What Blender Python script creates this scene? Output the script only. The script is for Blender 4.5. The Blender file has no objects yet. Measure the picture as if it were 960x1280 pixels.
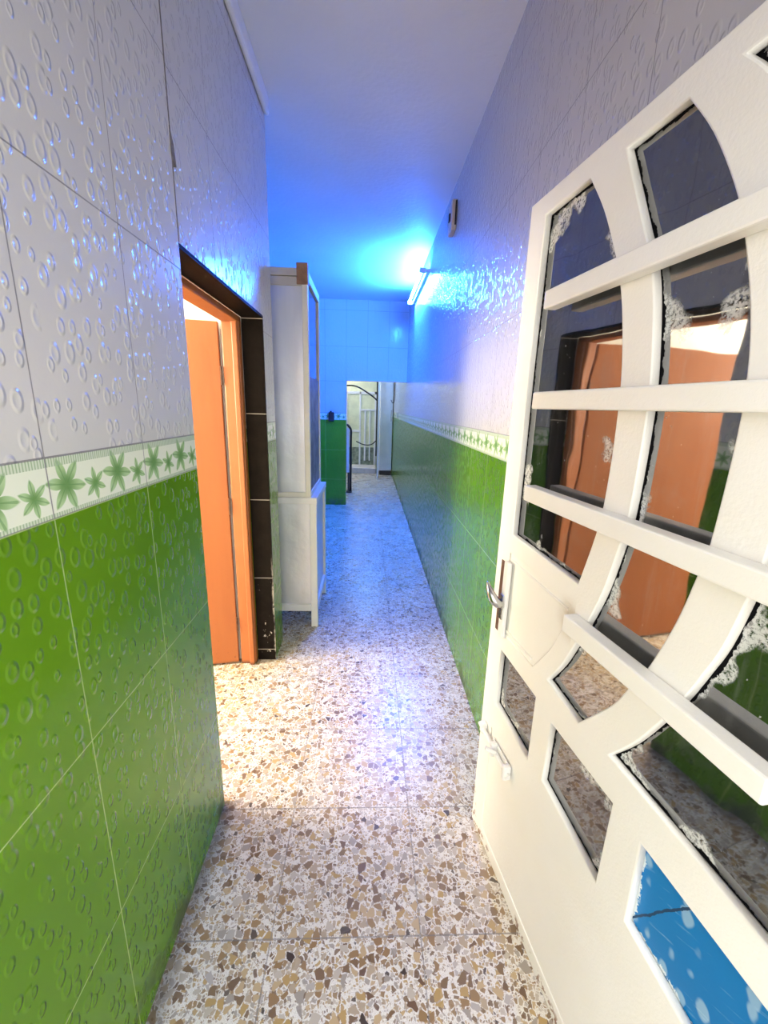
import bpy, bmesh, math, random
from mathutils import Vector, Matrix
random.seed(7)
S = bpy.context.scene
COL = S.collection

# ------------------------------------------------------------------ camera
cam_d = bpy.data.cameras.new('camera'); cam = bpy.data.objects.new('camera', cam_d); COL.objects.link(cam)
RX = (0.99896225, -0.03652916, 0.02720389)
UP = (-0.01748732, 0.24388656, 0.96964609)
FW = (0.04205502, 0.96911556, -0.24299467)
cam.matrix_world = Matrix(((RX[0], UP[0], -FW[0], 0), (RX[1], UP[1], -FW[1], 0), (RX[2], UP[2], -FW[2], 1.5), (0, 0, 0, 1)))
cam_d.sensor_fit = 'VERTICAL'; cam_d.sensor_height = 36; cam_d.lens = 36 * 521.32 / 1280
cam_d.clip_start = 0.02
S.camera = cam

# ------------------------------------------------------------------ world, exposure
w = bpy.data.worlds.new('World'); S.world = w; w.use_nodes = True
bg = w.node_tree.nodes['Background']
bg.inputs['Color'].default_value = (1.0, 0.985, 0.95, 1); bg.inputs['Strength'].default_value = 3.3
S.view_settings.view_transform = 'Standard'; S.view_settings.look = 'None'
S.view_settings.exposure = 0.0; S.view_settings.gamma = 1.0; S.view_settings.use_curve_mapping = False
TUBE_STRENGTH = 1350.0
TUBE_COLOR = (0.018, 0.145, 1.0)
ROOM_LAMP_W = 410.0
BACK_LAMP_W = 42.0
FAR_FILL_W = 48.0  # added blue fill beyond the far doorway

# ------------------------------------------------------------------ shader expression helper
class V:
    def __init__(s, nt, sock): s.nt = nt; s.s = sock
    def _m(s, op, *a, clamp=False):
        n = s.nt.nodes.new('ShaderNodeMath'); n.operation = op; n.use_clamp = clamp
        for i, x in enumerate((s,) + a):
            if isinstance(x, V): s.nt.links.new(x.s, n.inputs[i])
            else: n.inputs[i].default_value = x
        return V(s.nt, n.outputs[0])
    def __add__(s, o): return s._m('ADD', o)
    __radd__ = __add__
    def __sub__(s, o): return s._m('SUBTRACT', o)
    def __rsub__(s, o): return (s * -1.0) + o
    def __mul__(s, o): return s._m('MULTIPLY', o)
    __rmul__ = __mul__
    def __truediv__(s, o): return s._m('DIVIDE', o)
    def lt(s, o): return s._m('LESS_THAN', o)
    def gt(s, o): return s._m('GREATER_THAN', o)
    def fract(s): return s._m('FRACT')
    def floor(s): return s._m('FLOOR')
    def abs(s): return s._m('ABSOLUTE')
    def sqrt(s): return s._m('SQRT')
    def pw(s, o): return s._m('POWER', o)
    def cos(s): return s._m('COSINE')
    def atan2(s, o): return s._m('ARCTAN2', o)
    def mn(s, o): return s._m('MINIMUM', o)
    def mx(s, o): return s._m('MAXIMUM', o)
    def clamp(s): return s._m('ADD', 0.0, clamp=True)
    def smooth(s, a, b):
        n = s.nt.nodes.new('ShaderNodeMapRange'); n.interpolation_type = 'SMOOTHSTEP'
        s.nt.links.new(s.s, n.inputs[0]); n.inputs[1].default_value = a; n.inputs[2].default_value = b
        return V(s.nt, n.outputs[0])

def new_mat(name):
    m = bpy.data.materials.new(name); m.use_nodes = True
    return m, m.node_tree, m.node_tree.nodes['Principled BSDF']
def put(nt, sock, val):
    if isinstance(val, V): nt.links.new(val.s, sock)
    elif hasattr(val, 'links'): nt.links.new(val, sock)
    else: sock.default_value = val if not isinstance(val, tuple) or len(val) == 4 else (*val, 1)
def mixc(nt, fac, a, b):
    n = nt.nodes.new('ShaderNodeMix'); n.data_type = 'RGBA'
    put(nt, n.inputs[0], fac); put(nt, n.inputs[6], a); put(nt, n.inputs[7], b)
    return n.outputs[2]
def pos(nt):
    g = nt.nodes.new('ShaderNodeNewGeometry'); x = nt.nodes.new('ShaderNodeSeparateXYZ')
    nt.links.new(g.outputs['Position'], x.inputs[0])
    return [V(nt, x.outputs[i]) for i in range(3)]
def objpos(nt):
    g = nt.nodes.new('ShaderNodeTexCoord'); x = nt.nodes.new('ShaderNodeSeparateXYZ')
    nt.links.new(g.outputs['Object'], x.inputs[0])
    return [V(nt, x.outputs[i]) for i in range(3)]
def vec(nt, *c):
    n = nt.nodes.new('ShaderNodeCombineXYZ')
    for i, x in enumerate(c): put(nt, n.inputs[i], x)
    return n.outputs[0]
def noise(nt, v, scale, detail=3, rough=.5):
    n = nt.nodes.new('ShaderNodeTexNoise'); nt.links.new(v, n.inputs['Vector'])
    n.inputs['Scale'].default_value = scale; n.inputs['Detail'].default_value = detail; n.inputs['Roughness'].default_value = rough
    return V(nt, n.outputs['Fac'])
def voro(nt, v, scale, feature='F1', rnd=1.0, dims='2D'):
    n = nt.nodes.new('ShaderNodeTexVoronoi'); n.voronoi_dimensions = dims; n.feature = feature; nt.links.new(v, n.inputs['Vector'])
    n.inputs['Scale'].default_value = scale; n.inputs['Randomness'].default_value = rnd
    return n
def sepc(nt, sock):
    n = nt.nodes.new('ShaderNodeSeparateColor'); nt.links.new(sock, n.inputs[0])
    return [V(nt, n.outputs[i]) for i in range(3)]
def bump(nt, b, h, dist, strength=1.0):
    n = nt.nodes.new('ShaderNodeBump'); n.inputs['Distance'].default_value = dist; n.inputs['Strength'].default_value = strength
    put(nt, n.inputs['Height'], h); nt.links.new(n.outputs[0], b.inputs['Normal'])
def vsum(nt, v, dx, k):
    n = nt.nodes.new('ShaderNodeVectorMath'); n.operation = 'MULTIPLY_ADD'
    nt.links.new(dx, n.inputs[0]); n.inputs[1].default_value = (k, k, k); nt.links.new(v, n.inputs[2])
    return n.outputs[0]

def plain(name, col, rough=.5, metal=0.0, var=.08, scale=6, bumpd=0, spec=.5):
    m, nt, b = new_mat(name)
    x, y, z = objpos(nt); v = vec(nt, x, y, z)
    n = noise(nt, v, scale, 4, .6)
    dark = tuple(c * (1 - 2 * var) for c in col)
    put(nt, b.inputs['Base Color'], mixc(nt, n.smooth(.3, .7), dark, col))
    put(nt, b.inputs['Roughness'], rough); put(nt, b.inputs['Metallic'], metal); put(nt, b.inputs['Specular IOR Level'], spec)
    if bumpd: bump(nt, b, noise(nt, v, scale * 12, 3), bumpd)
    return m

# --- wall tiles: embossed white field, lily border, green dado
def tile_mat(name, axis, a0, relief=1.0):
    m, nt, b = new_mat(name)
    P = pos(nt); a = P[axis]; z = P[2]
    TW = .305
    ca = ((a - a0) / TW)
    fa = ca.fract(); da = (fa - .5).abs()                     # .5 at a joint
    col_joint = da.gt(.5 - .0045)
    low = z.lt(1.302); high = z.gt(1.405); band = (1.0 - low) * (1.0 - high)
    dl = (((z - .405) / .45).fract() - .5).abs(); dh = (((z - 1.855) / .48).fract() - .5).abs()
    row_joint = (dl.gt(.5 - .0032) * low + dh.gt(.5 - .003) * high).clamp()
    joint = col_joint.mx(row_joint)
    edge = ((z - 1.405).abs().lt(.0018)).mx((z - 1.302).abs().lt(.0018))
    joint = joint.mx(edge)
    # embossed drops
    wv = vec(nt, a * 1.0, z * .66, 0.0)
    vd = voro(nt, wv, 31, 'F1', .85)
    rnd = sepc(nt, vd.outputs['Color'])[0]
    d = V(nt, vd.outputs['Distance'])
    drop = 1.0 - (d / (rnd * .24 + .22)).smooth(.55, 1.05)
    ring = drop * (1.0 - .45 * (1.0 - (d / (rnd * .24 + .22)).smooth(.1, .8)))
    drop = ring * (1.0 - band) * rnd.gt(.05)
    # lilies in the border
    def lily(period, off, zc, R, rot, np_=3.0):
        u = (((a - off) / period).fract() - .5) * period
        dz = z - zc
        r = (u * u + dz * dz).sqrt()
        th = dz.atan2(u)
        dev = ((th * np_ + rot).cos().abs())._m('ARCCOSINE') / 1.5708
        pet = (1.0 - dev).pw(.85) * .70 + .34
        k = r / (pet * R)
        return 1.0 - k.smooth(.86, 1.0), (r / R), ((th * np_ + rot).cos().abs()).gt(.985)
    f1, r1, v1 = lily(TW / 2, a0 - .035, 1.354, .052, .5)
    f2, r2, v2 = lily(TW / 2, a0 + .042, 1.343, .034, 1.2)
    fl = f1.mx(f2) * band
    heart = ((1.0 - r1.smooth(.05, .75)) * f1).mx((1.0 - r2.smooth(.05, .7)) * f2)
    vein = (v1 * f1).mx(v2 * f2)
    nz = noise(nt, vec(nt, a, z, 0.0), 60, 3)
    petal = mixc(nt, (heart + nz * .45 - .2).clamp(), (.41, .57, .31), (.15, .29, .10))
    petal = mixc(nt, vein * .5, petal, (.10, .24, .08))
    bandc = mixc(nt, fl, (.74, .77, .65), petal)
    stripe = z.gt(1.389).mx(z.lt(1.311)) * band
    dots = ((a / .006).fract() - .5).abs().smooth(.2, .4)
    bandc = mixc(nt, stripe * (.35 + .65 * dots), bandc, (.34, .45, .30))
    cloud = noise(nt, vec(nt, a, z, P[0] * .2), 2.2, 3)
    white = mixc(nt, cloud, (.53, .52, .53), (.59, .58, .58))
    green = mixc(nt, cloud.smooth(.3, .7), (.085, .205, .006), (.110, .245, .010))
    c = mixc(nt, low, white, green)
    c = mixc(nt, band, c, bandc)
    dirt = noise(nt, vec(nt, a, z, 0.0), 9, 4)
    jcol = mixc(nt, low, (.20, .19, .20), (.36, .46, .16))
    c = mixc(nt, joint * (.7 + .3 * dirt), c, jcol)
    # grime near the skirting
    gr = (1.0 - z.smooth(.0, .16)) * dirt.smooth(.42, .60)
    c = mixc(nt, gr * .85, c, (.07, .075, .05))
    put(nt, b.inputs['Base Color'], c)
    put(nt, b.inputs['Roughness'], (.17 + .5 * joint + gr * .4).clamp()); b.inputs['Specular IOR Level'].default_value = .34
    fine = noise(nt, vec(nt, a, z, 0.0), 130, 2)
    h = drop * relief - joint * .8 + fine * .06
    bump(nt, b, h, .0022, 1.0)
    return m

def terrazzo_mat():
    m, nt, b = new_mat('terrazzo tiles')
    x, y, z = pos(nt)
    base = vec(nt, x, y, 0.0)
    nn = nt.nodes.new('ShaderNodeTexNoise'); nt.links.new(base, nn.inputs['Vector']); nn.inputs['Scale'].default_value = 38; nn.inputs['Detail'].default_value = 2
    wv = vsum(nt, base, nn.outputs['Color'], .013)
    def chips(scale, keep, thr):
        f1 = voro(nt, wv, scale); e = voro(nt, wv, scale, 'DISTANCE_TO_EDGE')
        r, g, bl = sepc(nt, f1.outputs['Color'])
        return r.gt(keep) * (V(nt, e.outputs['Distance']) + g * -.05).smooth(thr, thr + .035), g, bl
    def ramp(val, stops):
        n = nt.nodes.new('ShaderNodeValToRGB'); n.color_ramp.interpolation = 'CONSTANT'
        el = n.color_ramp.elements
        while len(el) < len(stops): el.new(.5)
        for e_, (p, c) in zip(el, stops): e_.position = p; e_.color = (*c, 1)
        nt.links.new(val.s, n.inputs[0]); return n.outputs[0]
    c1, g1, b1 = chips(44, .55, .06)
    c3, g3, b3 = chips(78, .40, .09)
    c2, g2, b2 = chips(150, .45, .11)
    st = [(0, (.44, .34, .23)), (.16, (.30, .18, .08)), (.32, (.52, .45, .36)), (.42, (.20, .12, .06)), (.54, (.46, .30, .11)), (.66, (.36, .31, .26)), (.76, (.52, .37, .20)), (.86, (.16, .09, .05)), (.93, (.46, .41, .36)), (.975, (.06, .04, .03))]
    sp = noise(nt, base, 420, 2, .7)
    mtx = mixc(nt, sp.smooth(.35, .65), (.66, .61, .54), (.88, .84, .76))
    cc = mixc(nt, c2 * .8, mtx, ramp(b2, st))
    cc = mixc(nt, c3 * .92, cc, ramp(b3, st))
    cc = mixc(nt, c1, cc, ramp(b1, st))
    # tint from tile to tile, joints
    tx = (x + .255) / .436; ty = (y - 1.285) / .406
    jx = ((tx.fract()) - .5).abs().gt(.4955); jy = ((ty.fract()) - .5).abs().gt(.4945)
    j = jx.mx(jy)
    wn = nt.nodes.new('ShaderNodeTexWhiteNoise'); wn.noise_dimensions = '2D'
    nt.links.new(vec(nt, tx.floor(), ty.floor(), 0.0), wn.inputs['Vector'])
    tint = V(nt, wn.outputs['Value'])
    cc = mixc(nt, tint * .22, cc, (.55, .47, .36))
    dirt = noise(nt, base, 5, 4)
    cc = mixc(nt, j * (.45 + .4 * dirt), cc, (.20, .18, .16))
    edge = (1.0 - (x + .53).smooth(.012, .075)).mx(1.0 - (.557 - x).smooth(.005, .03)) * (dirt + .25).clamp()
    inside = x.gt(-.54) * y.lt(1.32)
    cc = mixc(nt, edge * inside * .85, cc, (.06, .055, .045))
    put(nt, b.inputs['Base Color'], cc)
    put(nt, b.inputs['Roughness'], (.2 + dirt * .16 + j * .3).clamp())
    bump(nt, b, noise(nt, base, 14, 3) * .5 - j * .5, .0012, 1.0)
    return m

def black_tile_mat():
    m, nt, b = new_mat('black reveal tiles')
    x, y, z = pos(nt)
    n = noise(nt, vec(nt, x, y, z), 18, 5, .7)
    j = (((z - .53) / .46).fract() - .5).abs().gt(.4965)
    chip = noise(nt, vec(nt, x, y, z), 28, 4, .75).gt(.66) * (1.0 - z.smooth(.35, .62))
    ox = (x + .53).abs()
    worn = (1.0 - (ox + n * .05 - .02).smooth(.004, .016)) * (1.0 - z.smooth(.5, .7)) * n.gt(.42)
    w_ = j.mx(chip).mx(worn)
    c = mixc(nt, n, (.006, .005, .0045), (.024, .019, .016))
    c = mixc(nt, w_, c, (.55, .50, .44))
    put(nt, b.inputs['Base Color'], c); put(nt, b.inputs['Roughness'], (.5 + w_ * .4).clamp()); b.inputs['Specular IOR Level'].default_value = .012
    return m

def glass_mat(seed):
    m, nt, b = new_mat('dark coated glass')
    at = nt.nodes.new('ShaderNodeAttribute'); at.attribute_name = 'rim'; d = V(nt, at.outputs['Fac'])
    x, y, z = objpos(nt); v = vec(nt, x, y + seed * 3.7, z)
    n1 = noise(nt, v, 26, 5, .7); n2 = noise(nt, v, 7, 3); n3 = noise(nt, v, 90, 4, .8)
    streak = noise(nt, vec(nt, x * 60.0, 0.0, z * 3.0 + seed), 1.0, 4, .7)
    black = (d + n1 * .03).lt(.021) * n2.gt(.30)
    n4 = noise(nt, v, 150, 3, .8)
    white = (1.0 - (d + n1 * .075 + n4 * .03 - n2.smooth(.46, .66) * .075).smooth(.020, .042)) * n4.smooth(.34, .56) * .9
    speck = n3.gt(.70) * n2.gt(.48) * .8
    haze = streak.smooth(.5, .8) * .10 + noise(nt, v, 12, 5, .7).smooth(.5, .8) * .08
    wm = (white.mx(speck) * (1.0 - black) + haze).clamp()
    dif = nt.nodes.new('ShaderNodeBsdfDiffuse'); nt.links.new(mixc(nt, black, (.62, .62, .60), (.008, .008, .009)), dif.inputs[0])
    b.inputs['Base Color'].default_value = (.008, .010, .014, 1); b.inputs['Roughness'].default_value = .03
    b.inputs['IOR'].default_value = 3.3
    nn = noise(nt, v, 4, 2); bump(nt, b, nn, .0015)
    mx = nt.nodes.new('ShaderNodeMixShader'); put(nt, mx.inputs[0], wm.mx(black))
    nt.links.new(b.outputs[0], mx.inputs[1]); nt.links.new(dif.outputs[0], mx.inputs[2])
    nt.links.new(mx.outputs[0], nt.nodes['Material Output'].inputs[0])
    return m

def blue_panel_mat():
    m, nt, b = new_mat('scuffed blue sheet')
    at = nt.nodes.new('ShaderNodeAttribute'); at.attribute_name = 'rim'; d = V(nt, at.outputs['Fac'])
    x, y, z = objpos(nt)
    v = vec(nt, x, y, z)
    nv = nt.nodes.new('ShaderNodeTexNoise'); nt.links.new(v, nv.inputs['Vector']); nv.inputs['Scale'].default_value = 22
    wv = vsum(nt, vec(nt, x * 1.6, 0.0, z), nv.outputs['Color'], .03)
    vd = voro(nt, wv, 17, dims='3D')
    r = sepc(nt, vd.outputs['Color'])[0]
    blotch = r.gt(.30) * (1.0 - V(nt, vd.outputs['Distance']).smooth(.22, .34))
    n1 = noise(nt, v, 30, 4, .7)
    lines = noise(nt, vec(nt, x * 10.0 + z * 6.0, 0.0, z * 70.0 - x * 40.0), 1.0, 3).smooth(.60, .72)
    white = (d + n1 * .05).lt(.030) * n1.gt(.40)
    crack = ((x - .671) * 1.83 - (z - .545) + (n1 - .5) * .02).abs().lt(.0042)
    c = mixc(nt, noise(nt, v, 8, 2), (.000, .15, .42), (.002, .20, .52))
    c = mixc(nt, (blotch * .55 + lines * .4).clamp(), c, (.42, .60, .70))
    c = mixc(nt, white, c, (.70, .76, .78))
    c = mixc(nt, crack, c, (.01, .05, .12))
    put(nt, b.inputs['Base Color'], c); put(nt, b.inputs['Roughness'], .4); b.inputs['Specular IOR Level'].default_value = .25
    return m

def door_paint_mat():
    m, nt, b = new_mat('cream gloss door paint')
    x, y, z = objpos(nt); v = vec(nt, x, y, z)
    n = noise(nt, v, 5, 4); n2 = noise(nt, v, 24, 5, .7)
    c = mixc(nt, n, (.86, .83, .74), (.92, .91, .885))
    rust = (n2 * .6 + noise(nt, v, 70, 3) * .4).gt(.535) * (1.0 - (x + (z - .02) * .25).abs().smooth(.012, .05)) * z.lt(.16)
    rust2 = n2.gt(.57) * (1.0 - z.smooth(.012, .04))
    rm = rust.mx(rust2)
    c = mixc(nt, rm * .9, c, (.22, .09, .025))
    stain = (1.0 - (((x - .385) * (x - .385) + (z - 1.03) * (z - 1.03)).sqrt()).smooth(.0, .07)) * x.lt(.40) * n2
    c = mixc(nt, (stain * .9).clamp(), c, (.42, .29, .12))
    put(nt, b.inputs['Base Color'], c); put(nt, b.inputs['Roughness'], .38)
    bump(nt, b, n2 * .6 + noise(nt, v, 160, 2) * .4, .0012)
    return m

def orange_mat():
    m, nt, b = new_mat('orange door paint')
    x, y, z = pos(nt)
    v = vec(nt, x * 1.0, y, z)
    n = noise(nt, vec(nt, x * 12.0, y * 12.0, z * 1.2), 1.5, 4); n2 = noise(nt, v, 40, 5, .75)
    c = mixc(nt, n, (.36, .103, .028), (.45, .148, .044))
    dirt = (1.0 - z.smooth(.0, .03)).mx(n2.gt(.66) * (1.0 - z.smooth(.1, .5)) * .8)
    c = mixc(nt, dirt, c, (.10, .03, .012))
    put(nt, b.inputs['Base Color'], c); put(nt, b.inputs['Roughness'], .42)
    bump(nt, b, n2, .0008)
    return m

def sheet_mat():
    m, nt, b = new_mat('dull aluminium sheet')
    x, y, z = pos(nt)
    n = noise(nt, vec(nt, x * 14.0, y * 14.0, z * 1.2), 1.0, 4); n2 = noise(nt, vec(nt, x, y, z), 9, 4)
    c = mixc(nt, n, (.60, .62, .66), (.86, .87, .90))
    put(nt, b.inputs['Base Color'], c); put(nt, b.inputs['Metallic'], .55); put(nt, b.inputs['Roughness'], (.22 + n2 * .3).clamp())
    bump(nt, b, n2, .004)
    return m

M_TILE_Y = tile_mat('embossed wall tiles', 1, .09)
M_TILE_X = tile_mat('embossed wall tiles across', 0, -.33, .8)
M_FLOOR = terrazzo_mat()
M_BLACKT = black_tile_mat()
M_DOOR = door_paint_mat()
M_ORANGE = orange_mat()
M_SHEET = sheet_mat()
M_BLUE = blue_panel_mat()
M_CEIL = plain('ceiling paint', (.76, .76, .75), .55, var=.02, scale=3, bumpd=.002)
M_ROOM = plain('room wall paint', (.80, .77, .70), .6, var=.03)
M_CREAM = plain('cream painted frame', (.80, .76, .66), .4, var=.04)
M_WHITE = plain('white painted metal', (.82, .81, .79), .35, var=.03)
M_WOOD = plain('brown wood block', (.38, .20, .10), .55, var=.2, scale=20)
M_GREYP = plain('streaky grey board', (.30, .29, .30), .4, var=.35, scale=14)
M_BLACK = plain('black plastic', (.012, .012, .014), .35, var=.1)
M_DARKM = plain('dark painted metal', (.02, .018, .02), .3, var=.2)
M_CHROME = plain('worn chrome', (.55, .55, .56), .22, 1.0, var=.1, scale=30)
M_RUST = plain('rusted brown steel', (.16, .075, .04), .6, .2, var=.3, scale=40)
M_BEIGE = plain('aged beige plastic', (.66, .54, .44), .45, var=.08)
M_BEIGER = plain('beige painted rail', (.58, .52, .40), .45, var=.05)
M_YELLOW = plain('pale yellow panel', (.80, .80, .52), .5, var=.08)
M_GREYG = plain('grey green masonry', (.34, .38, .27), .8, var=.3, scale=14, bumpd=.003)
M_STEP = plain('pale stone step', (.66, .62, .60), .5, var=.1, scale=12)
M_PLASTER = plain('grey mortar', (.20, .18, .17), .9, var=.2, scale=40)
M_GLASSDK = plain('dark cabinet glass', (.05, .06, .08), .06, var=.05, spec=.9)
def emit_mat(name, col, st):
    m, nt, b = new_mat(name)
    b.inputs['Emission Color'].default_value = (*col, 1); b.inputs['Emission Strength'].default_value = st
    b.inputs['Base Color'].default_value = (.8, .8, .8, 1)
    return m
M_TUBE = emit_mat('lit lamp tube', TUBE_COLOR, TUBE_STRENGTH)

# ------------------------------------------------------------------ mesh helpers
def add_box(bm, a, b, bev=0.0, seg=2):
    c = [(a[i] + b[i]) / 2 for i in range(3)]; s = [abs(b[i] - a[i]) for i in range(3)]
    r = bmesh.ops.create_cube(bm, size=1, matrix=Matrix.Translation(c) @ Matrix.Diagonal((*s, 1)))
    if bev > 0:
        es = {e for v in r['verts'] for e in v.link_edges}
        bmesh.ops.bevel(bm, geom=list(es), offset=min(bev, min(s) * .45), segments=seg, profile=.5, affect='EDGES')
def add_tube(bm, pts, r, n=10, cap=True, radii=None):
    pts = [Vector(p) for p in pts]; rings = []
    up = Vector((0, 0, 1)); prev = None
    for i, p in enumerate(pts):
        t = (pts[min(i + 1, len(pts) - 1)] - pts[max(i - 1, 0)]).normalized()
        if prev is None:
            s = t.cross(up)
            if s.length < 1e-3: s = t.cross(Vector((1, 0, 0)))
            s.normalize()
        else:
            s = (prev - t * prev.dot(t)).normalized()
        prev = s; u = s.cross(t)
        rr = radii[i] if radii else r
        rings.append([bm.verts.new(p + (s * math.cos(2 * math.pi * k / n) + u * math.sin(2 * math.pi * k / n)) * rr) for k in range(n)])
    for A, B in zip(rings, rings[1:]):
        for k in range(n): bm.faces.new((A[k], A[(k + 1) % n], B[(k + 1) % n], B[k]))
    if cap:
        bm.faces.new(rings[0][::-1]); bm.faces.new(rings[-1])
def add_prism(bm, poly, axis, lo, hi):
    """poly: 2D points in the two other axes (in xyz order), extruded from lo to hi along axis"""
    def mk(p, t):
        c = list(p); c.insert(axis, t); return bm.verts.new(c)
    A = [mk(p, lo) for p in poly]; B = [mk(p, hi) for p in poly]
    n = len(poly)
    bm.faces.new(A); bm.faces.new(B[::-1])
    for k in range(n): bm.faces.new((A[(k + 1) % n], A[k], B[k], B[(k + 1) % n]))
    bmesh.ops.recalc_face_normals(bm, faces=bm.faces)
def obj(name, bm, mat, parent=None, smooth=False):
    me = bpy.data.meshes.new(name); bmesh.ops.recalc_face_normals(bm, faces=bm.faces); bm.to_mesh(me); bm.free()
    me.materials.append(mat)
    if smooth:
        for p in me.polygons: p.use_smooth = True
    o = bpy.data.objects.new(name, me); COL.objects.link(o)
    if parent: o.parent = parent
    return o
def tag(o, label, cat, group=None, kind=None):
    o['label'] = label; o['category'] = cat
    if group: o['group'] = group
    if kind: o['kind'] = kind
    return o
def thing(name, label, cat, loc=(0, 0, 0), rotz=0.0, group=None, kind=None):
    o = bpy.data.objects.new(name, None); COL.objects.link(o); o.empty_display_size = .05
    o.location = loc; o.rotation_euler = (0, 0, rotz)
    return tag(o, label, cat, group, kind)
def boxes(name, bl, mat, parent=None, bev=0.0):
    bm = bmesh.new()
    for a, b in bl: add_box(bm, a, b, bev)
    return obj(name, bm, mat, parent)
def struct(name, bl, mat, label, cat, bev=0.0, parent=None):
    o = boxes(name, bl, mat, parent, bev); o['kind'] = 'structure'
    if parent is None: o['label'] = label; o['category'] = cat
    return o
def catmull(p, n=6):
    out = []
    for i in range(len(p) - 1):
        a, b, c, d = p[max(i - 1, 0)], p[i], p[i + 1], p[min(i + 2, len(p) - 1)]
        for k in range(n):
            t = k / n
            out.append(tuple(.5 * (2 * b[j] + (c[j] - a[j]) * t + (2 * a[j] - 5 * b[j] + 4 * c[j] - d[j]) * t * t + (3 * b[j] - a[j] - 3 * c[j] + d[j]) * t ** 3) for j in range(len(b))))
    out.append(tuple(p[-1])); return out

# ------------------------------------------------------------------ the setting
LX, RXW = -.53, .557
WEND = 2.48; FARY = 6.4; JN = 1.305; JF = 2.27
struct('floor', [((-3.4, -3.0, -.12), (.9, 10.4, 0))], M_FLOOR, 'speckled terrazzo tile floor running the length of the corridor', 'floor')
struct('ceiling', [((-3.4, .12, 2.95), (.9, 10.4, 3.1))], M_CEIL, 'plain painted ceiling washed blue by the tube lamp', 'ceiling')
wl = struct('wall_left', [((LX - .14, .12, 0), (LX + .004, JN, 2.95)), ((LX - .14, JN, 1.925), (LX - .004, JF, 2.95)), ((LX - .14, JF, 0), (LX - .004, WEND, 2.95))],
            M_TILE_Y, 'left tiled wall with the doorway, white above green with a lily border', 'wall')
bm = bmesh.new(); add_prism(bm, [(1.303, 2.190), (1.320, 2.155), (1.328, 2.108), (1.316, 2.116), (1.304, 2.130)], 0, LX - .006, LX + .006)
obj('broken_tile_edge', bm, M_PLASTER, wl)
boxes('grout_seam', [((LX - .02, JN - .0005, 1.925), (LX + .0048, JN + .005, 2.95))], M_PLASTER, wl)
struct('wall_right', [((RXW, .60, 0), (RXW + .2, 10.4, 2.95)), ((RXW + .10, .22, 0), (RXW + .2, .60, 2.95))], M_TILE_Y, 'right tiled wall, white above green with a lily border', 'wall')
struct('wall_front', [((-3.4, -.02, 2.12), (.9, .12, 3.1)), ((-3.4, -.02, 0), (LX - .06, .12, 2.12)), ((RXW + .06, -.02, 0), (.9, .22, 2.12))], M_ROOM, 'entrance wall around the front doorway', 'wall')
struct('wall_far', [((-1.7, FARY, 0), (-.326, FARY + .15, 2.95)), ((-.326, FARY, 1.87), (RXW, FARY + .15, 2.95))], M_TILE_X,
       'far tiled cross wall with a green pier and a low open doorway', 'wall')
struct('wall_partition', [((-3.4, JF, 0), (LX - .14, WEND, 2.95))], M_ROOM, 'white partition wall behind the open orange door', 'wall')
struct('wall_outer', [((-3.4, .12, 0), (-3.25, JF, 2.95)), ((-1.7, WEND, 0), (-1.55, FARY, 2.95)), ((-1.7, FARY + .15, 0), (-1.55, 10.4, 2.95))], M_ROOM, 'outer left walls of the side rooms', 'wall')
struct('wall_back', [((-1.55, 10.25, 0), (RXW, 10.4, 2.95))], M_YELLOW, 'pale yellow end wall seen through the far doorway', 'wall')
struct('trim_1', [((LX - .004, .12, 2.868), (LX + .022, WEND, 2.95))], M_WHITE, 'thin pale cove strip between left wall and ceiling', 'trim', bev=.012)
# black tiled reveal of the side doorway
struct('trim_2', [((-.637, JF - .012, 0), (LX - .002, JF, 1.925)), ((-.637, JN, 1.915), (LX - .002, JF - .012, 1.927))], M_BLACKT,
       'black tile lining of the side doorway', 'door lining')
# orange frame of the side doorway
fx0, fx1 = -.725, -.638
struct('trim_3', [((fx0, JF - .055, 0), (fx1, JF - .013, 1.915)), ((fx1 - .035, JF - .07, 0), (fx1 - .005, JF - .05, 1.89)), ((fx0, JN, 1.885), (fx1, JF - .013, 1.914)), ((fx0, JN, 0), (fx1, JN + .03, 1.885))],
       M_ORANGE, 'orange painted frame lining the side doorway', 'door frame', bev=.006)
# white frame post of the far room
struct('trim_4', [((.205, 8.95, 0), (.238, 9.02, 2.95))], M_WHITE, 'slim white frame post in the room beyond the far doorway', 'post', bev=.004)
struct('trim_5', [((-1.5, 9.62, 0), (.2, 10.25, .13))], M_STEP, 'pale stone step in the room beyond the far doorway', 'step', bev=.01)

# ------------------------------------------------------------------ orange side door, open into its room
d2 = thing('door_2', 'plain orange wooden door standing open into the side room on the left', 'door', (-.747, JF - .016, .012), math.radians(11), kind='structure')
boxes('leaf', [((-1.02, -.040, 0), (0, 0, 1.872))], M_ORANGE, d2, .004)
bm = bmesh.new()
for z in (.25, .95, 1.62): add_tube(bm, [(.004, -.046, z - .045), (.004, -.046, z + .045)], .005, 8)
obj('hinge', bm, M_RUST, d2)

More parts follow.
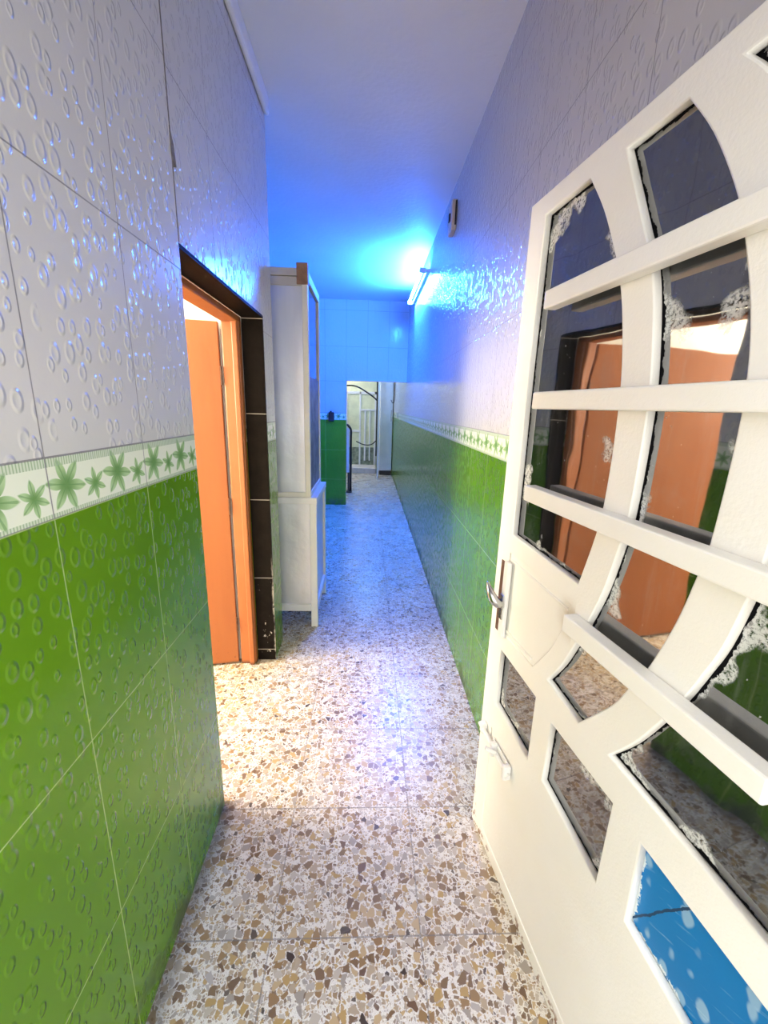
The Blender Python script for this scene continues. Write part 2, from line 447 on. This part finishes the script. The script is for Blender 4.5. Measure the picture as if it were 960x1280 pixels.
# ------------------------------------------------------------------ cream metal entrance door
ANG = math.radians(8)
d1 = thing('door_1', 'cream metal entrance door with dark glass panes and arched bands, open along the right wall', 'door', (.42, 1.24, .004), math.radians(-82), kind='structure')
DW, DT = 1.0, 2.015
def rev(l): return list(reversed(l))
arc1 = catmull([(.245, 1.975), (.306, 1.893), (.355, 1.807), (.382, 1.752), (.408, 1.673), (.431, 1.559), (.439, 1.435), (.438, 1.319), (.428, 1.245), (.397, 1.123)], 4)
arc2L = catmull([(.345, 1.975), (.428, 1.809), (.455, 1.755), (.478, 1.680), (.500, 1.558), (.506, 1.47), (.505, 1.317), (.493, 1.240), (.471, 1.140), (.441, 1.055), (.410, .980), (.375, .905), (.328, .832)], 4)
arc2R = catmull([(.482, 1.975), (.540, 1.900), (.592, 1.812), (.618, 1.754), (.640, 1.691), (.658, 1.628), (.671, 1.557), (.677, 1.47), (.674, 1.315), (.664, 1.250), (.646, 1.162), (.612, 1.055), (.580, .990), (.549, .928), (.465, .815)], 4)
arc3 = catmull([(.562, 1.975), (.615, 1.915), (.672, 1.810), (.712, 1.70), (.740, 1.57), (.750, 1.45), (.747, 1.32), (.739, 1.255), (.724, 1.172), (.706, 1.115), (.683, 1.050), (.654, .985), (.611, .900), (.558, .822)], 4)
panes = {
    'outer': [(.077, 1.140), (.070, 1.6), (.073, 1.972)] + arc1,
    'middle': arc2L + rev(arc2R),
    'inner': arc3 + [(.935, .812), (.935, 1.975)],
}
small = {'low1': [(.080, .768), (.080, .566), (.298, .548), (.298, .757)],
         'low2': [(.371, .742), (.367, .556), (.594, .522), (.597, .741)],
         'low3': [(.667, .735), (.671, .540), (.935, .512), (.935, .733)]}
recess = [(.074, 1.088), (.385, 1.070)] + [p for p in catmull([(.378, 1.03), (.352, .965), (.322, .905), (.262, .822)], 3)] + [(.074, .822)]
lowrec = [(.074, .045), (.074, .470), (.930, .430), (.930, .045)]
def plate(name, holes, y0, y1, outer=None, bev=.002):
    cu = bpy.data.curves.new(name, 'CURVE'); cu.dimensions = '2D'; cu.fill_mode = 'BOTH'
    cu.extrude = abs(y1 - y0) / 2 - bev; cu.bevel_depth = bev; cu.bevel_resolution = 1
    def sp(pts):
        s = cu.splines.new('POLY'); s.points.add(len(pts) - 1); s.use_cyclic_u = True
        for q, p in zip(s.points, pts): q.co = (p[0], p[1], 0, 1)
    sp(outer or [(0, 0), (DW, 0), (DW, DT), (0, DT)])
    for h in holes: sp(h)
    t = bpy.data.objects.new('tmp', cu); COL.objects.link(t)
    bpy.context.view_layer.update()
    me = bpy.data.meshes.new_from_object(t.evaluated_get(bpy.context.evaluated_depsgraph_get()))
    bpy.data.objects.remove(t); bpy.data.curves.remove(cu)
    # curve plane (x, y) -> door plane (u, v); curve z -> depth
    me.transform(Matrix(((1, 0, 0, 0), (0, 0, 1, (y0 + y1) / 2), (0, 1, 0, 0), (0, 0, 0, 1))))
    me.flip_normals()
    return me
def link(name, me, mat, parent):
    me.name = name; me.materials.clear(); me.materials.append(mat)
    o = bpy.data.objects.new(name, me); COL.objects.link(o); o.parent = parent
    return o
allh = list(panes.values()) + list(small.values())
link('leaf_front', plate('leaf_front', allh + [recess, lowrec], 0, .018, bev=.003), M_DOOR, d1)
link('leaf_back', plate('leaf_back', allh, .0226, .042), M_DOOR, d1)
link('sheet_panel', plate('sheet_panel', [], .004, .018, recess, bev=.001), M_DOOR, d1)
link('kick_panel', plate('kick_panel', [], .003, .018, lowrec, bev=.001), M_DOOR, d1)
def inside(p, poly):
    r = False; n = len(poly)
    for i in range(n):
        (x1, y1), (x2, y2) = poly[i], poly[(i + 1) % n]
        if (y1 > p[1]) != (y2 > p[1]) and p[0] < (x2 - x1) * (p[1] - y1) / (y2 - y1) + x1: r = not r
    return r
def dist(p, poly):
    best = 9
    for i in range(len(poly)):
        (x1, y1), (x2, y2) = poly[i], poly[(i + 1) % len(poly)]
        dx, dy = x2 - x1, y2 - y1; L = dx * dx + dy * dy
        t = 0 if L == 0 else max(0, min(1, ((p[0] - x1) * dx + (p[1] - y1) * dy) / L))
        best = min(best, math.hypot(p[0] - x1 - t * dx, p[1] - y1 - t * dy))
    return best
def pane(name, poly, mat, g=.010):
    """sheet of glass a little larger than its opening, held between the two plates"""
    y0, y1 = .0182, .0224
    us = [p[0] for p in poly]; vs = [p[1] for p in poly]
    nu = int((max(us) - min(us)) / g) + 5; nv = int((max(vs) - min(vs)) / g) + 5
    u0, v0 = min(us) - 2 * g, min(vs) - 2 * g
    cache = {}; rim = []; bm = bmesh.new()
    def sd(i, j):
        p = (u0 + i * g, v0 + j * g); d = dist(p, poly); return d if inside(p, poly) else -d
    SD = [[sd(i, j) for j in range(nv)] for i in range(nu)]
    def vt(i, j, y):
        k = (i, j, y)
        if k not in cache: cache[k] = bm.verts.new((u0 + i * g, y, v0 + j * g)); rim.append(SD[i][j])
        return cache[k]
    keep = {(i, j) for i in range(nu - 1) for j in range(nv - 1) if max(SD[i][j], SD[i + 1][j], SD[i][j + 1], SD[i + 1][j + 1]) > -.004}
    for i, j in keep:
        q = [(i, j), (i + 1, j), (i + 1, j + 1), (i, j + 1)]
        bm.faces.new([vt(a, b, y0) for a, b in q]); bm.faces.new([vt(a, b, y1) for a, b in q][::-1])
        for (di, dj), (a, b) in (((0, -1), (0, 1)), ((1, 0), (1, 2)), ((0, 1), (2, 3)), ((-1, 0), (3, 0))):
            if (i + di, j + dj) not in keep:
                A, B = q[a], q[b]; bm.faces.new((vt(*B, y0), vt(*A, y0), vt(*A, y1), vt(*B, y1)))
    o = obj(name, bm, mat, d1)
    at = o.data.attributes.new('rim', 'FLOAT', 'POINT'); at.data.foreach_set('value', rim)
    return o
for k, (n_, poly) in enumerate(list(panes.items()) + list(small.items())):
    pane('blue_panel' if n_ == 'low3' else 'glass_pane', poly, M_BLUE if n_ == 'low3' else glass_mat(k + 1))
d1.children[-1]['label'] = 'bright blue scuffed infill panel'
# square grille bars standing off the face
def bar(u0, u1, v):
    bm = bmesh.new(); add_box(bm, (u0, -.034, v - .0205), (u1, -.001, v + .0205), .004)
    return obj('grille_bar', bm, M_DOOR, d1)
bar(.172, .842, 1.752); bar(.168, .842, 1.523); bar(.178, .842, 1.290); bar(.407, .842, 1.040)
# raised beads pressed in the sheet
bm = bmesh.new()
add_tube(bm, [(.09, .003, 1.066), (.372, .003, 1.05)], .004, 8)
add_tube(bm, [(.10, .003, .84), (.25, .003, .84)], .004, 8)
obj('bead', bm, M_DOOR, d1)
# lock: tall case on the stile, lever and rusted face plate
lk = boxes('lock_case', [((.072, -.014, .815), (.104, -.0005, 1.062))], M_WHITE, d1, .006); lk['label'] = 'white painted lock case'
fp = boxes('face_plate', [((-.003, .004, .815), (.0, .034, 1.052))], M_RUST, lk); fp['label'] = 'rusted brown face plate'
boxes('edge_plate', [((.036, -.003, .815), (.0705, -.0004, 1.050))], M_RUST, lk, .001)
bm = bmesh.new()
pts = catmull([(.086, -.012, .925), (.089, -.030, .929), (.083, -.044, .945), (.068, -.050, .966), (.048, -.050, .984)], 4)
add_tube(bm, pts, .008, 10, radii=[.010 + .006 * math.sin(math.pi * (i / (len(pts) - 1)) ** .8) - .007 * (i / (len(pts) - 1)) ** 2 for i in range(len(pts))])
lv = obj('lever_handle', bm, M_CHROME, d1, True); lv['label'] = 'chrome lever handle'
bm = bmesh.new(); add_tube(bm, [(.086, -.0145, .925), (.086, -.020, .925)], .016, 16)
add_box(bm, (.076, -.018, .875), (.097, -.0142, .955), .003); obj('rosette', bm, M_CHROME, lv)
# slide bolt
bl = boxes('slide_bolt', [((.10, -.006, .405), (.225, -.0005, .452))], M_WHITE, d1, .003); bl['label'] = 'white painted slide bolt'
bm = bmesh.new(); add_tube(bm, [(.02, -.014, .440), (.235, -.014, .428)], .0075, 10)
add_box(bm, (.03, -.020, .420), (.052, -.0005, .460), .004); obj('bolt_rod', bm, M_WHITE, bl)
bm = bmesh.new()
for u in (.118, .208): add_box(bm, (u, -.025, .405), (u + .018, -.0005, .456), .006)
obj('bolt_keeper', bm, M_WHITE, bl)
bm = bmesh.new(); add_tube(bm, catmull([(.150, -.016, .436), (.146, -.036, .446), (.140, -.048, .452)], 3), .007, 10); obj('bolt_knob', bm, M_WHITE, bl, True)
bm = bmesh.new()
for v in (.3, 1.05, 1.75): add_tube(bm, [(DW + .009, .020, v - .06), (DW + .009, .020, v + .06)], .009, 10)
obj('hinge', bm, M_DOOR, d1)

# ------------------------------------------------------------------ glazed display cabinet past the side doorway
cb = thing('display_cabinet', 'tall cream framed cabinet with silvery sheet sides on a white base, past the side doorway', 'cabinet', (-.62, 2.94, 0))
def L(p): return (p[0] + .62, p[1] - 2.94, p[2])
def cbox(name, bl, mat, parent=cb, bev=.003): return boxes(name, [(L(a), L(b)) for a, b in bl], mat, parent, bev)
x0, x1, y0, y1 = -.90, -.36, 2.65, 3.24
# lower stand
bx1 = -.325
for (px, py) in ((x0, y0), (bx1 - .045, y0), (x0, y1 - .045), (bx1 - .045, y1 - .045)):
    cbox('leg', [((px, py, 0), (px + .045, py + .045, .885))], M_WHITE)
cbox('base_top', [((x0 - .005, y0 - .008, .880), (bx1 + .004, y1 + .01, .922))], M_WHITE)
cbox('bottom_rail', [((x0 + .045, y0, .118), (bx1 - .045, y0 + .04, .168)), ((bx1 - .04, y0 + .045, .118), (bx1, y1 - .045, .168))], M_WHITE)
cbox('base_panel', [((x0 + .045, y0 + .014, .168), (bx1 - .045, y0 + .020, .880)), ((bx1 - .022, y0 + .045, .168), (bx1 - .016, y1 - .045, .880)), ((x0 + .02, y0 + .03, .15), (bx1 - .03, y1 - .02, .165))], M_SHEET, bev=0)
# upper case
for (px, py) in ((x0, y0), (x1 - .034, y0), (x0, y1 - .034), (x1 - .034, y1 - .034)):
    cbox('corner_post', [((px, py, .922), (px + .034, py + .034, 2.255))], M_CREAM)
cbox('top_rail', [((x0 + .034, y0, 2.165), (x1 - .034, y0 + .03, 2.212)), ((x0 + .034, y0 - .005, 2.214), (x1 - .034, y0 + .03, 2.255)), ((x1 - .03, y0 + .034, 2.20), (x1, y1 - .034, 2.255))], M_BEIGER)
cbox('lower_rail', [((x0 + .034, y0, .922), (x1 - .034, y0 + .03, .955)), ((x1 - .03, y0 + .034, .922), (x1, y1 - .034, .955))], M_CREAM)
cbox('side_panel', [((x0 + .034, y0 + .012, .955), (x1 - .034, y0 + .018, 2.165))], M_SHEET, bev=0)
cbox('top_board', [((x0 + .005, y0 + .032, 2.235), (x1 - .032, y1 - .005, 2.254))], M_CREAM)
cbox('glass_door', [((x1 - .020, y0 + .034, 1.68), (x1 - .012, y1 - .034, 2.20))], M_GLASSDK, bev=0)['label'] = 'dark glass upper door'
cbox('front_board', [((x1 - .020, y0 + .034, .955), (x1 - .008, y1 - .034, 1.675))], M_GREYP, bev=0)['label'] = 'streaky grey lower front board'
cbox('corner_block', [((x1 - .062, y0 - .006, 2.170), (x1 + .003, y0 + .05, 2.283))], M_WOOD)['label'] = 'brown wood block on the top corner'

# ------------------------------------------------------------------ tube lamp on the right wall
tl = thing('tube_lamp', 'lit tube lamp fixed high on the right wall near the ceiling', 'lamp', (RXW, 4.95, 2.755))
bm = bmesh.new(); add_box(bm, (-.036, -.64, -.013), (-.0005, .64, .013), .004); obj('housing', bm, M_WHITE, tl)
bm = bmesh.new(); add_tube(bm, [(-.078, -.605, 0), (-.078, .605, 0)], .014, 12); obj('tube', bm, M_TUBE, tl, True)
for s in (-1, 1):
    bm = bmesh.new(); add_box(bm, (-.098, s * .624 - .014, -.022), (-.0365, s * .624 + .014, .022), .005); obj('end_cap', bm, M_WHITE, tl)

# junction box
jb = thing('junction_box', 'small beige switch box high on the right wall before the tube lamp', 'switch box', (RXW, 3.16, 2.735))
bm = bmesh.new(); add_box(bm, (-.034, -.065, -.090), (-.0005, .065, .090), .006); obj('cover', bm, M_BEIGE, jb)
bm = bmesh.new(); add_box(bm, (-.044, -.020, -.024), (-.0345, .014, .024), .003); obj('rocker', bm, M_BLACK, jb)
bm = bmesh.new(); add_box(bm, (-.014, -.070, -.060), (-.004, -.0655, .080), .001); obj('side_slot', bm, M_DARKM, jb)

# black box on the pier
kb = thing('intercom_box', 'small black box on the border of the green pier', 'box', (-.545, FARY, 1.350))
bm = bmesh.new(); add_box(bm, (-.042, -.05, -.07), (.042, -.0005, .062), .010); obj('body', bm, M_BLACK, kb)
bm = bmesh.new(); add_box(bm, (-.022, -.046, .0622), (.006, -.01, .080), .004); obj('top_clip', bm, M_BLACK, kb)

# ------------------------------------------------------------------ room beyond the far doorway
rl = thing('folded_trolley', 'black framed upright with white strip standing just inside the far doorway', 'stand', (-.30, 7.40, 0))
bm = bmesh.new()
add_tube(bm, catmull([(-.11, 0, 1.19), (-.06, 0, 1.19), (-.03, 0, 1.165), (.004, 0, 1.11), (.006, 0, 1.0)], 4) + [(.006, 0, .012)], .020, 10); obj('frame', bm, M_DARKM, rl, True)
boxes('white_strip', [((-.075, .0, .36), (-.022, .02, 1.14))], M_WHITE, rl, .004)['label'] = 'white strip'
boxes('foot', [((-.10, -.05, 0), (.03, .10, .030)), ((-.05, .0, .03), (-.016, .03, .36))], M_DARKM, rl, .005)
tc = thing('tall_cabinet', 'narrow white upright cabinet beyond the far doorway against the right wall', 'cabinet', (.40, 9.45, 0))
boxes('plinth', [((-.12, .02, 0), (.13, .36, .10))], M_DARKM, tc, .004)
boxes('body', [((-.14, .02, .10), (.145, .40, 2.3))], M_WHITE, tc, .008)
boxes('door', [((-.136, -.002, .115), (.141, .018, 2.29))], M_WHITE, tc, .006)
boxes('handle', [((.10, -.024, 1.2), (.115, -.003, 1.45))], M_CHROME, tc, .004)
bp = boxes('dark_post', [((.172, 9.24, .45), (.204, 9.30, 2.95))], M_DARKM, None, .004)  # square dark post standing next to the white one
tag(bp, 'dark upright strip beside the slim white post beyond the far doorway', 'post')
d3 = thing('door_3', 'pale yellow and white panelled door at the end of the corridor', 'door', (-.15, 10.22, .13), kind='structure')
bm = bmesh.new()
for a, b in (((-.40, -.03, 0), (-.34, 0, 1.72)), ((-.06, -.03, 0), (-.02, 0, 1.72)), ((.30, -.03, 0), (.35, 0, 1.72)), ((-.40, -.03, 1.66), (.35, 0, 1.72)), ((-.34, -.03, .78), (-.06, 0, .83)), ((.06, -.035, .1), (.10, -.005, 1.3)), ((.18, -.035, .1), (.21, -.005, 1.3)), ((-.02, -.035, 1.28), (.30, -.005, 1.32))): add_box(bm, a, b, .004)
obj('frame', bm, M_WHITE, d3)
boxes('panel', [((-.36, -.012, .42), (.32, -.002, 1.68))], M_YELLOW, d3)
boxes('kick_panel', [((-.36, -.016, .0), (.32, -.002, .42))], M_GREYG, d3)
def cable(name, pts, r, label):
    bm = bmesh.new(); add_tube(bm, catmull(pts, 6), r, 8); o = obj(name, bm, M_BLACK, None, True)
    return tag(o, label, 'cable')
cable('arched_cable', [(-.60, 9.30, 1.90), (-.46, 9.22, 1.93), (-.30, 9.2, 1.925), (-.18, 9.2, 1.885), (-.03, 9.2, 1.80), (.10, 9.2, 1.715), (.186, 9.21, 1.64)], .016, 'black cable arching across the top of the far doorway view')
cable('drooping_cable', [(-.25, 9.2, .77), (-.20, 9.2, .745), (-.10, 9.2, .705), (.01, 9.2, .695), (.10, 9.2, .72), (.180, 9.21, .79)], .011, 'black cable drooping low across the far doorway view')
cable('hanging_cable', [(.548, 9.0, 2.3), (.546, 9.0, 2.0), (.544, 8.99, 1.75), (.535, 8.97, 1.62), (.50, 8.97, 1.60), (.47, 8.97, 1.66)], .007, 'thin black cable hanging on the right wall past the far doorway')
sw = thing('light_switch', 'small white switch plate on the right wall past the far doorway', 'switch', (RXW, 8.07, 1.355))
bm = bmesh.new(); add_box(bm, (-.014, -.05, -.05), (-.0005, .05, .05), .004); obj('plate', bm, M_WHITE, sw)
bm = bmesh.new(); add_box(bm, (-.020, -.016, -.022), (-.0145, .016, .022), .002); obj('rocker', bm, M_WHITE, sw)

# ------------------------------------------------------------------ lamps of the side and far rooms; the bluish globe is an added fill
def globe(loc, watts, col, label):
    t = thing('ceiling_globe', label, 'lamp', loc)
    ld = bpy.data.lights.new('globe_light', 'POINT'); ld.energy = watts; ld.color = col; ld.shadow_soft_size = .12
    lo = bpy.data.objects.new('globe_light', ld); COL.objects.link(lo); lo.parent = t; lo.location = (0, 0, -.30)
    bm = bmesh.new(); add_tube(bm, [(0, 0, -.02), (0, 0, -.001)], .09, 20); add_tube(bm, [(0, 0, -.12), (0, 0, -.0205)], .02, 12); obj('ceiling_rose', bm, M_WHITE, t)
t = thing('wall_lamp', 'wall lamp inside the side room behind the orange door', 'lamp', (-3.25, 1.60, 1.80))
bm = bmesh.new(); add_box(bm, (.0005, -.06, -.09), (.03, .06, .09), .006); add_tube(bm, [(.03, 0, 0), (.10, 0, .0)], .014, 10); obj('bracket', bm, M_WHITE, t)
ld = bpy.data.lights.new('lamp_light', 'POINT'); ld.energy = ROOM_LAMP_W; ld.color = (1.0, .90, .74); ld.shadow_soft_size = .40
lo = bpy.data.objects.new('lamp_light', ld); COL.objects.link(lo); lo.parent = t; lo.location = (.48, 0, 0)
globe((-1.0, 9.75, 2.95), BACK_LAMP_W, (1.0, .97, .88), 'ceiling lamp of the room beyond the far doorway')
globe((.05, 8.2, 2.95), FAR_FILL_W, (.16, .42, 1.0), 'added unseen bluish fill light just beyond the far doorway')  # added light, brightens the floor and white cabinet there with blue
